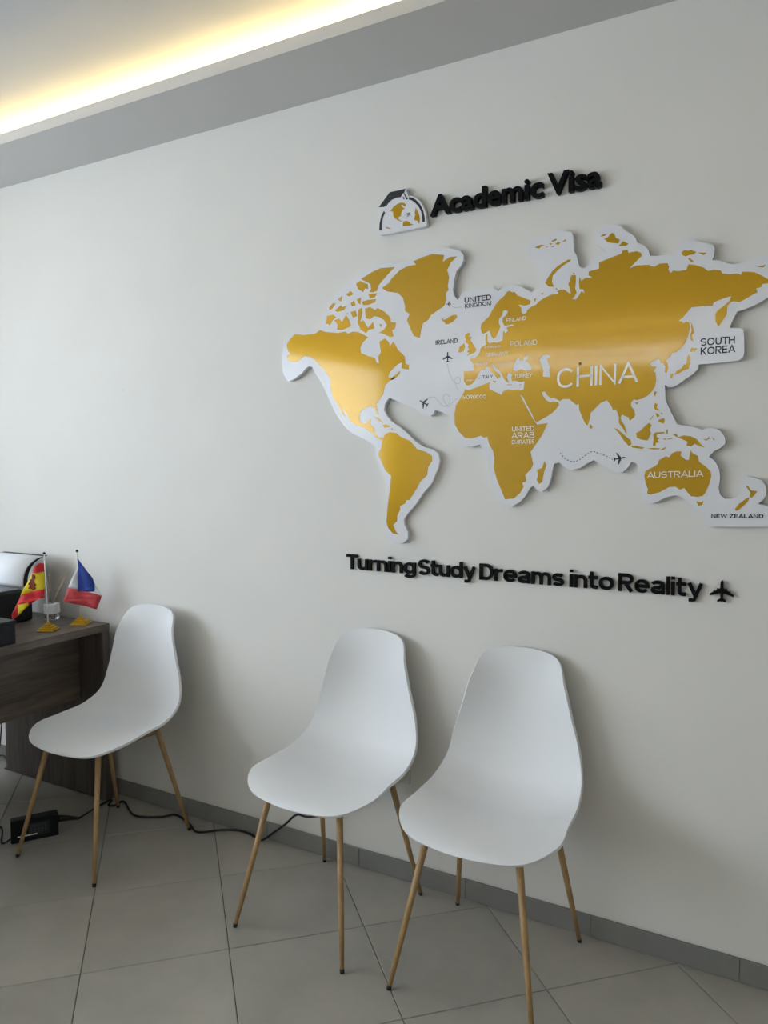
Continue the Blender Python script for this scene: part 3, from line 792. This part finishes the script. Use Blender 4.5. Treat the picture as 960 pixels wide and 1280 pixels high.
# ================================================================== LOGO PLAQUE AND LETTERING
lg = wall((503, 285), 0)
logo = tag(empty('logo_plaque', (lg.x, -0.004, lg.z)),
           'small white emblem plaque with graduation cap and globe beside the sign lettering', 'plaque')
YL = -0.018
def logo_piece(name, spec, mat, yf=YL - 0.0005, yb=YL):
    v, f, ids = prism(trace(spec, yf), yf, yb)
    return mesh(name, v, f, mat, logo)
v, f, ids = prism(trace("""L 92,800 98,740 108,640 130,540 160,462 100,450 92,415 108,395 180,280 262,172 400,140 505,120 520,140 515,170 545,240 600,238 660,265 720,320 770,400 800,480 815,560
 822,640 822,680 790,700 450,765 140,825 112,815""", YL), YL, -0.004)
mesh('backing_board', v, f, ['white_board', 'board_edge'], logo, mids=ids)
logo_piece('graduation_cap', 'L 100,408 265,182 400,155 502,130 490,165 480,190 540,290 515,292 470,190 430,258 370,265 300,295 250,340 205,408 200,385 270,290 180,405', 'print_black')
logo_piece('tassel', 'L 460,245 475,255 487,290 470,288', 'print_black')
logo_piece('arch', 'L 553,255 600,262 660,298 720,365 765,450 790,560 792,625 755,632 752,560 735,470 700,400 640,335 590,302 553,292', 'print_black')
logo_piece('arch', 'L 178,462 195,490 165,560 148,660 145,755 108,755 112,660 135,550', 'print_black')
logo_piece('globe_continent', 'L 275,460 300,430 330,395 380,360 430,340 480,345 510,365 500,398 480,395 460,370 435,375 450,400 490,430 465,440 440,490 430,540 395,560 400,590 455,620 440,625 380,600 345,575 320,540 315,480', 'gold_film')
logo_piece('globe_continent', 'L 475,620 520,612 560,630 580,655 625,670 560,685 460,692 465,650', 'gold_film')
logo_piece('globe_continent', 'L 655,415 680,460 705,510 718,580 708,655 690,640 680,610 640,605 632,570 650,520 640,490', 'gold_film')
logo_piece('globe_continent', 'L 200,700 235,712 285,728 270,735 215,722', 'gold_film')
c_ = airplane('airplane_print', (510.5, 267.7), 6.5, 55, 'print_black', logo, YL - 0.0007, YL)

a_ = wall((538, 269), -0.02)
sign = tag(empty('sign_lettering', (wall((645, 250), 0).x, -0.004, a_.z)),
           'raised black letters reading Academic Visa above the world map', 'sign')
capm = wall((545, 242.2), -0.02).z - wall((545, 267.6), -0.02).z
raised_word('Academic', (537.3, 268.5), (678.5, 240), capm, a_.z, 'black_acrylic', sign, -0.020, -0.002, 0.028)
raised_word('Visa', (683.5, 241), (751.5, 230), capm * 1.02, a_.z, 'black_acrylic', sign, -0.020, -0.002, 0.028)

b_ = wall((437.6, 711.6), -0.014)
slog = tag(empty('slogan_lettering', (wall((655, 720), 0).x, -0.004, b_.z)),
           'raised black letters reading Turning Study Dreams into Reality below the map', 'sign')
caps = (wall((437.6, 693.8), -0.014).z - b_.z) * 1.04
for wd, l, r in (('Turning', 432.7, 518.6), ('Study', 522.4, 593.3), ('Dreams', 598.8, 704.6), ('into', 711.6, 766.8), ('Reality', 772.8, 878.7)):
    stroke_word(wd, (l, 720), (r, 720), caps, b_.z, 'black_acrylic', slog, -0.012, -0.002, 0.18, 0.08)
pc = airplane('airplane_cutout', (902, 740), 27.5, 0, 'black_acrylic', None, -0.014, -0.002)
tag(pc, 'black airplane cut-out on the wall at the right end of the slogan', 'wall decoration')

# ================================================================== CHAIRS
RIM = [(0.0, -0.2176, 0.4146), (0.1509, -0.1983, 0.4257), (0.2233, -0.1219, 0.4519), (0.2226, -0.0122, 0.4634), (0.219, 0.0875, 0.4735), (0.2093, 0.1633, 0.5144),
       (0.1931, 0.1881, 0.5917), (0.1698, 0.1936, 0.6726), (0.1442, 0.2024, 0.7637), (0.1087, 0.2420, 0.8367), (0.0, 0.2565, 0.8545)]
CEN = [(0, -0.2176, 0.4146), (0, -0.197, 0.4315), (0, -0.125, 0.4370), (0, -0.015, 0.4300), (0, 0.095, 0.4270), (0, 0.190, 0.4620),
       (0, 0.233, 0.5650), (0, 0.245, 0.6650), (0, 0.2505, 0.7580), (0, 0.2550, 0.8400), (0, 0.2565, 0.8545)]
def shell_mesh():
    per = 8
    full = RIM + [(-x, y, z) for x, y, z in RIM[-2:0:-1]]
    rim = catmull(full, per, closed=True)[:(len(RIM) - 1) * per + 1]
    cen = catmull([(0, -0.225, 0.385)] + CEN + [(0, .257, .875)], per)[per:per * len(CEN) + 1][:len(rim)]
    rows = len(rim); cols = 25
    # denser rows near the two rounded ends
    verts, faces = [], []
    def surf(i, v):
        r, c = rim[i], cen[i]
        a = abs(v)
        p = a ** 2.0
        return Vector((r.x * v, c.y + (r.y - c.y) * p, c.z + (r.z - c.z) * p))
    for i in range(rows):
        for j in range(cols):
            v = math.sin((j / (cols - 1) - 0.5) * math.pi)
            verts.append(surf(i, v))
    bm = bmesh.new()
    bv = [bm.verts.new(p) for p in verts]
    for i in range(rows - 1):
        for j in range(cols - 1):
            q = [bv[i * cols + j], bv[i * cols + j + 1], bv[(i + 1) * cols + j + 1], bv[(i + 1) * cols + j]]
            bm.faces.new(q)
    bmesh.ops.remove_doubles(bm, verts=bm.verts, dist=0.0008)
    bmesh.ops.dissolve_degenerate(bm, edges=bm.edges, dist=0.0003)
    bmesh.ops.recalc_face_normals(bm, faces=bm.faces)
    # make sure normals point to the sitter (up / forward)
    s = sum((f_.normal.z + -f_.normal.y) * f_.calc_area() for f_ in bm.faces)
    if s < 0: bmesh.ops.reverse_faces(bm, faces=bm.faces)
    return bm
chair = empty('shell_chair', (0, 0, 0))
bm = shell_mesh()
shell = from_bm('seat_shell', bm, 'white_plastic', chair, True, False)
# normals must face the sitter so that the shell thickens outwards, away from the fitted inner surface
me = shell.data
if sum((p.normal.z - p.normal.y) * p.area for p in me.polygons) < 0: me.flip_normals()
so = shell.modifiers.new('thickness', 'SOLIDIFY'); so.thickness = 0.0085; so.offset = -1.0
bv = shell.modifiers.new('edge', 'BEVEL'); bv.width = 0.0038; bv.segments = 3; bv.limit_method = 'ANGLE'; bv.angle_limit = R(50)
for sx in (-1, 1):
    for foot, top in (((0.2005 * sx, -0.227, 0), (0.128 * sx, -0.135, 0.416)), ((0.196 * sx, 0.227, 0), (0.140 * sx, 0.125, 0.416))):
        f0, t0 = Vector(foot), Vector(top)
        d = (t0 - f0).normalized()
        path = [f0 + d * 0.012, f0 + (t0 - f0) * 0.5, t0]
        lg_ = tube('leg', path, [0.0066, 0.0088, 0.0102], 'leg_wood', chair, 14, False)
        cap = tube('foot_cap', [f0 + Vector((0, 0, 0.0005)), f0 + d * 0.012], [0.0062, 0.0068], 'black_rubber', None, 12, True)
        cap.parent = lg_; cap.location = cap.location - lg_.location
bm = bmesh.new()
for s in (-1, 1):
    add_tube(bm, [(0.126 * s, -0.135, 0.4085), (0.138 * s, 0.125, 0.4085)], 0.0065, 8)
add_tube(bm, [(-0.126, -0.125, 0.4085), (0.126, -0.125, 0.4085)], 0.0065, 8)
add_tube(bm, [(-0.136, 0.115, 0.4085), (0.136, 0.115, 0.4085)], 0.0065, 8)
from_bm('seat_bracket', bm, 'bracket_metal', chair, True, False)
def copy_tree(o, parent=None):
    c = o.copy(); COL.objects.link(c); c.parent = parent
    for ch in o.children: copy_tree(ch, c)
    return c
spots = [((-2.2550, -0.3249), 0.0016, 'white plastic shell chair with wood-look legs standing beside the dark desk'),
         ((-1.2892, -0.2734), -0.0475, 'white plastic shell chair in the middle of the three, power cable passing behind it'),
         ((-0.7570, -0.2748), 0.0063, 'white plastic shell chair nearest the camera, rightmost of the three along the wall')]
for i, ((x, y), rz, lab) in enumerate(spots):
    c = chair if i == 0 else copy_tree(chair)
    c.location = (x, y, 0); c.rotation_euler = (0, 0, rz)
    tag(c, lab, 'chair', 'white shell chairs along the wall')

# ================================================================== DESK
DX, DY, DZ = -2.533, -0.050, 0.749
DEEP, LONG = 0.72, 1.60
desk = tag(empty('desk', (DX - DEEP / 2, DY - LONG / 2, 0)), 'dark grey-brown wood grain office desk at the left against the wall', 'desk')
box('desk_top', (DX - DEEP, DY - LONG, DZ - 0.031), (DX, DY, DZ), 'desk_wood_y', desk, 0.001)
for y1 in (DY, DY - LONG + 0.035):
    box('leg_panel', (DX - DEEP + 0.055, y1 - 0.035, 0.004), (DX - 0.001, y1 - 0.0008, DZ - 0.031), 'desk_wood_z_shaded', desk, 0.001)
box('modesty_panel', (DX - 0.165, DY - LONG + 0.036, 0.418), (DX - 0.145, DY - 0.036, DZ - 0.0312), 'desk_wood_y', desk, 0.001)
for y1 in (DY, DY - LONG + 0.035):
    for xx in (DX - DEEP + 0.05, DX - 0.05):
        box('leveling_foot', (xx - 0.02, y1 - 0.03, 0), (xx + 0.02, y1 - 0.006, 0.004), 'black_rubber', desk)

# unseen drawer pedestal, added to keep window light off the floor under the desk
ped = tag(empty('shade_pedestal', (-3.05, -0.71, 0)), 'unseen dark wood pedestal added under the desk to shade the floor', 'added light blocker')
box('carcass', (-3.255, -1.00, 0.02), (-2.86, -0.42, 0.60), 'desk_wood_z_shaded', ped, 0.002)
for k_ in range(3):
    dr = box('drawer', (-3.274, -0.995, 0.035 + k_ * 0.188), (-3.2555, -0.425, 0.217 + k_ * 0.188), 'desk_wood_y', ped, 0.001)
    box('handle', (-3.284, -0.77, 0.130 + k_ * 0.188), (-3.2745, -0.65, 0.142 + k_ * 0.188), 'aluminium', dr, 0.002)
for xx in (-3.22, -2.90):
    for yy in (-0.96, -0.46):
        box('caster', (xx - 0.018, yy - 0.018, 0), (xx + 0.018, yy + 0.018, 0.02), 'black_rubber', ped, 0.003)

# ------------------------------------------------------------------ desk flags
def flag_base(root, loc, rz):
    tiers = [(0.033, 0.0, 0.006), (0.026, 0.006, 0.013), (0.019, 0.013, 0.020), (0.012, 0.020, 0.027), (0.006, 0.027, 0.034)]
    for h, z0, z1 in tiers:
        bm = bmesh.new(); add_box(bm, (-h, -h, z0), (h, h, z1), 0.0008)
        bmesh.ops.rotate(bm, cent=(0, 0, 0), matrix=Matrix.Rotation(rz, 3, 'Z'), verts=bm.verts)
        from_bm('base_tier', bm, 'gold_plastic', root, False, False)
def flag(root_loc, rz, pole_top_px, label, crop, pieces, emblem=None):
    p0 = Vector(root_loc)
    root = tag(empty('table_flag', p0), label, 'flag', 'small table flags on the desk')
    flag_base(root, p0, rz)
    # pole stands on the base in the vertical plane that faces the room corner
    nrm = Vector((_fw.x, _fw.y, 0)).normalized()
    side = Vector((-nrm.y, nrm.x, 0)) * -1
    def on_view_plane(px):
        d_ = _rt * ((px[0] - 480) / F_PX) - _up * ((px[1] - 640) / F_PX) + _fw
        return _co + d_ * ((p0 - _co).dot(nrm) / d_.dot(nrm))
    top = on_view_plane(pole_top_px)
    tube('pole', [p0 + Vector((0, 0, 0.030)), top], 0.0026, 'pole_white', root, 10)
    bm = bmesh.new(); bmesh.ops.create_uvsphere(bm, u_segments=10, v_segments=8, radius=0.0055, matrix=Matrix.Translation(top + Vector((0, 0, 0.004))))
    from_bm('finial', bm, 'black_plastic', root, True)
    # cloth: each coloured field hangs in soft folds around the plane of the pole
    def on_plane(x, y):
        return on_view_plane((crop[0] + x / crop[2], crop[1] + y / crop[2]))
    def fold(p):
        u = (p - p0).dot(side)
        return 0.0045 + 0.005 * math.sin(u * 95 + p.z * 18) + 0.10 * abs(u)
    for name, mat, lift, pts in pieces:
        poly = [on_plane(*q) for q in pts]
        # subdivide the outline so that the folds bend it
        bm = bmesh.new()
        tris = tessellate_polygon([[Vector(((q - p0).dot(side), q.z, 0)) for q in poly]])
        bvv = [bm.verts.new(q) for q in poly]
        for t in tris: 
            try: bm.faces.new([bvv[k] for k in t])
            except ValueError: pass
        bmesh.ops.subdivide_edges(bm, edges=bm.edges, cuts=3, use_grid_fill=True)
        bmesh.ops.triangulate(bm, faces=bm.faces)
        for vtx in bm.verts:
            vtx.co -= nrm * (fold(vtx.co) + lift)
        bmesh.ops.recalc_face_normals(bm, faces=bm.faces)
        r = bmesh.ops.solidify(bm, geom=bm.faces, thickness=0.0007)
        from_bm(name, bm, mat, root, True)
    return root
S12 = (0, 680, 12.0)
flag(hit((60.5, 788), 2, DZ + 0.0005), R(28), (55.2, 693), 'small Spanish table flag on a stepped gold base beside the printer', S12, [
    ('red_stripe', 'flag_red', 0, [(662, 288), (600, 283), (555, 315), (525, 370), (500, 435), (570, 425), (665, 410)]),
    ('yellow_stripe', 'flag_yellow', 0, [(665, 410), (570, 425), (500, 435), (470, 490), (430, 570), (400, 620), (370, 690), (335, 772), (380, 743), (470, 715), (560, 692), (675, 672)]),
    ('red_stripe', 'flag_red', 0, [(675, 672), (560, 692), (470, 715), (380, 743), (335, 772), (270, 900), (225, 1010), (215, 1060), (222, 1105), (240, 1115), (295, 1065), (455, 912), (480, 895), (560, 830), (682, 798)]),
    ('yellow_patch', 'flag_yellow', 0.002, [(290, 905), (370, 882), (455, 860), (455, 912), (380, 985), (300, 1065)]),
    ('coat_of_arms', 'flag_maroon', 0.002, [(500, 445), (545, 450), (560, 500), (530, 530), (540, 580), (575, 600), (545, 620), (555, 665), (510, 690), (470, 660), (440, 665), (460, 620), (435, 590), (460, 560), (455, 530), (490, 520)]),
])
S6 = (0, 670, 6.0)
flag(hit((101.3, 780), 2, DZ + 0.0005), R(28), (96.3, 690), 'small French table flag on a stepped gold base at the desk corner', S6, [
    ('blue_stripe', 'flag_blue', 0.001, [(580, 165), (640, 230), (700, 310), (718, 360), (715, 412), (640, 415), (590, 418)]),
    ('white_stripe', 'flag_white', 0, [(582, 225), (555, 300), (518, 382), (590, 398)]),
    ('white_stripe', 'flag_white', 0, [(716, 362), (742, 392), (770, 445), (690, 420), (715, 411)]),
    ('red_stripe', 'flag_red_soft', 0, [(516, 382), (592, 398), (690, 420), (770, 446), (735, 545), (600, 515), (482, 490)]),
])

# ------------------------------------------------------------------ reed diffuser
dc = hit((65, 774), 2, DZ + 0.0005)
diff = tag(empty('reed_diffuser', dc), 'small glass reed diffuser with white label band and thin sticks on the desk', 'diffuser')
def jar(w, h, z0, bevel, name, mat, parent):
    bm = bmesh.new(); add_box(bm, (-w, -w, z0), (w, w, z0 + h), bevel, 2)
    bmesh.ops.rotate(bm, cent=(0, 0, 0), matrix=Matrix.Rotation(R(28), 3, 'Z'), verts=bm.verts)
    return from_bm(name, bm, mat, parent, False, False)
jar(0.023, 0.060, 0, 0.003, 'glass_bottle', 'glass', diff)
jar(0.0245, 0.042, 0.026, 0.002, 'label_band', 'flag_white', diff)
jar(0.012, 0.012, 0.0605, 0.002, 'neck', 'glass', diff)
for tx, ty in ((86, 714.5), (83, 716), (58, 722), (62, 718)):
    t = hit((tx, ty), 1, dc.y + (0.01 if tx > 70 else -0.01))
    tube('reed_stick', [dc + Vector((0.002 * (1 if tx > 70 else -1), 0, 0.066)), t], 0.0013, 'reed', diff, 6)

# ------------------------------------------------------------------ printer with sheets of paper in its rear tray
PX, PY, zb = -2.857, -0.168, 0.884
pr = tag(empty('printer', (PX - 0.17, PY - 0.2, DZ)), 'black desktop printer with raised rear paper support at the left edge', 'printer')
box('printer_body', (PX - 0.335, PY - 0.42, DZ + 0.002), (PX, PY, zb), 'black_plastic', pr, 0.010, 3)
box('output_slot', (PX - 0.30, PY - 0.4225, DZ + 0.03), (PX - 0.035, PY - 0.40, DZ + 0.075), 'black_rubber', pr, 0.002)
box('lid', (PX - 0.330, PY - 0.41, zb), (PX - 0.006, PY - 0.05, zb + 0.007), 'grey_plastic', pr, 0.003, 2)
# separate low black box at the desk edge, in front of the printer
bx_c = hit((20, 804), 2, DZ)
bxh = hit((20, 775), 1, bx_c.y).z
case = tag(empty('storage_box', (bx_c.x - 0.10, bx_c.y - 0.15, DZ)), 'low black box at the desk edge in front of the printer', 'box')
box('box_body', (bx_c.x - 0.20, bx_c.y - 0.30, DZ + 0.0005), (bx_c.x, bx_c.y, bxh - 0.012), 'black_plastic', case, 0.003, 2)
box('box_lid', (bx_c.x - 0.203, bx_c.y - 0.303, bxh - 0.0118), (bx_c.x + 0.003, bx_c.y + 0.003, bxh), 'black_plastic', case, 0.003, 2)
def curved_sheet(name, x_right, depth, y0, z0, rise, lean, mat, th):
    prof = []
    for i in range(13):
        t = i / 12
        prof.append((y0 + lean * t ** 2.4, z0 + rise * (1 - (1 - t) ** 1.5)))
    verts, faces = [], []
    for (y, z) in prof:
        verts += [(x_right - depth, y, z), (x_right, y, z), (x_right, y + th, z + th * 0.15), (x_right - depth, y + th, z + th * 0.15)]
    for i in range(12):
        a, b = 4 * i, 4 * i + 4
        for k in range(4):
            faces.append((a + k, a + (k + 1) % 4, b + (k + 1) % 4, b + k))
    faces.append((0, 3, 2, 1)); faces.append((48, 49, 50, 51))
    return mesh(name, verts, faces, mat, pr if mat != 'paper' else None, True)
curved_sheet('paper_support', PX - 0.013, 0.30, -0.196, zb + 0.0075, 0.121, 0.104, 'black_plastic', 0.014)
ps_ = curved_sheet('paper_stack', PX - 0.016, 0.29, -0.208, zb + 0.0075, 0.120, 0.102, 'paper', 0.008)
tag(ps_, 'white paper sheets standing curved in the printer at the left edge', 'paper')

# ================================================================== POWER BRICK, CABLES, SOCKET
def floor_px(px, z): return hit(px, 2, z)
bk = [hit(p, 2, 0.001) for p in ((14, 1056), (73.5, 1043.5))]
d = (bk[1] - bk[0]); ln = d.length; ang = math.atan2(d.y, d.x)
n = Vector((-math.sin(ang), math.cos(ang), 0))
BW, BH = 0.036, 0.088
bc = (bk[0] + bk[1]) / 2 + n * BW / 2; bc.z = 0
brick = tag(empty('power_adapter', bc, ang), 'black laptop power adapter standing on edge on the tiled floor by the chair legs', 'power adapter')
bm = bmesh.new(); add_box(bm, (-ln / 2, -BW / 2, 0.0005), (ln / 2, BW / 2, BH), 0.004, 2)
from_bm('adapter_body', bm, 'black_plastic', brick, False, False)
box('rating_label', (-0.022, -BW / 2 - 0.0004, 0.018), (ln / 2 - 0.030, -BW / 2 + 0.001, 0.066), 'label_grey', brick, 0, 1, False)
box('barcode_strip', (-ln / 2 + 0.022, -BW / 2 - 0.0009, 0.022), (0.008, -BW / 2 + 0.001, 0.0265), 'print_white', brick, 0, 1, False)
rr = random.Random(4)
for r_ in range(4):                     # faint print on the label
    for c_x in range(5):
        x0_ = -0.016 + c_x * 0.0125; w_ = 0.004 + rr.random() * 0.007
        box('label_print', (x0_, -BW / 2 - 0.0008, 0.032 + r_ * 0.008), (x0_ + w_, -BW / 2 + 0.001, 0.0345 + r_ * 0.008), 'grey_plastic', brick, 0, 1, False)
# plug sleeve
ex = Vector((math.cos(ang), math.sin(ang), 0))
e0 = bc + ex * (ln / 2 - 0.003) + Vector((0, 0, 0.018))
sl1 = hit((97, 1010), 2, 0.010)
CR = 0.0042
tube('plug_sleeve', [Vector((ln / 2 - 0.003, 0, 0.058)), Vector((ln / 2 + 0.035, 0.004, 0.050)), Vector((ln / 2 + 0.075, 0.012, 0.036))], [0.013, 0.010, 0.005], 'black_rubber', brick, 10, False)
s_end = bc + ex * (ln / 2 + 0.076) + n * 0.012 + Vector((0, 0, 0.036))
path = [s_end] + [hit(p, 2, 0.005) for p in ((112, 1001), (124, 992), (141, 986))]
path = [path[0], hit((112, 1001.5), 2, 0.006), hit((124, 995), 2, 0.005), Vector((-2.495, -0.110, 0.005)), Vector((-2.470, -0.100, 0.005))]
path += [hit(p, 2, 0.005) for p in ((155, 1002), (168, 1019), (200, 1021), (220, 1018.5), (237, 1030), (247, 1040), (275, 1037.5), (299, 1037))]
path += [hit((313, 1042.5), 2, 0.005), hit((327, 1050), 2, 0.005)]
for p in path[1:]:
    if p.y > -0.016: p.y = -0.016
    if p.x < -2.522: p.x = -2.522
sock = hit((506, 963), 1, 0.0)
path += [wall((343, 1040), -0.030), wall((357, 1030), -0.040), wall((371, 1018.5), -0.045), wall((388, 1021), -0.050), wall((430, 1013), -0.055), wall((472, 985), -0.050), Vector((sock.x - 0.02, -0.045, sock.z - 0.02)), Vector((sock.x - 0.02, -0.043, sock.z))]
cab = tube('power_cable', catmull(path, 8), CR, 'cable_black', None, 8)
tag(cab, 'black power cable running along the floor and up behind the middle chair', 'cable')
for q in ((98.5, 1011), (109, 1001.5)):
    pass
# second lead leaving the adapter to the left
l0 = bc - ex * (ln / 2 + 0.001) + Vector((0, 0, 0.015))
lead = tube('adapter_lead', catmull([l0, l0 - ex * 0.03 + Vector((0, 0, -0.008)), hit((0, 1033), 2, 0.005), hit((-40, 1040), 2, 0.005), hit((-90, 1020), 2, 0.005)], 8), 0.0032, 'cable_black', None, 8)
tag(lead, 'thin black lead leaving the power adapter towards the left edge', 'cable')
# loose cables hanging behind the desk at the left edge
w0 = -0.030
pts = [(6, 905), (4, 930), (1, 945), (3, 958), (10, 965), (18, 962), (14, 950), (6, 944), (2, 950), (5, 962)]
tang = tube('cable_loop', catmull([wall((x_ - 4, y_), w0 - 0.004 * (i % 3)) for i, (x_, y_) in enumerate(pts)], 6), 0.0032, 'cable_black', None, 6)
tag(tang, 'tangle of thin black cable hanging by the wall under the desk', 'cable')
# wall socket with plug, mostly hidden behind the middle chair
so_ = tag(empty('wall_socket', (sock.x - 0.02, 0, sock.z - 0.04)), 'white wall socket with black plug peeking out behind the middle chair', 'socket')
box('socket_plate', (sock.x - 0.062, -0.009, sock.z - 0.042), (sock.x + 0.0225, -0.0003, sock.z + 0.042), 'socket_white', so_, 0.002, 2)
box('plug', (sock.x - 0.040, -0.042, sock.z - 0.020), (sock.x - 0.002, -0.0092, sock.z + 0.020), 'black_plastic', so_, 0.005, 2)

bpy.data.objects.remove(_to, do_unlink=True)
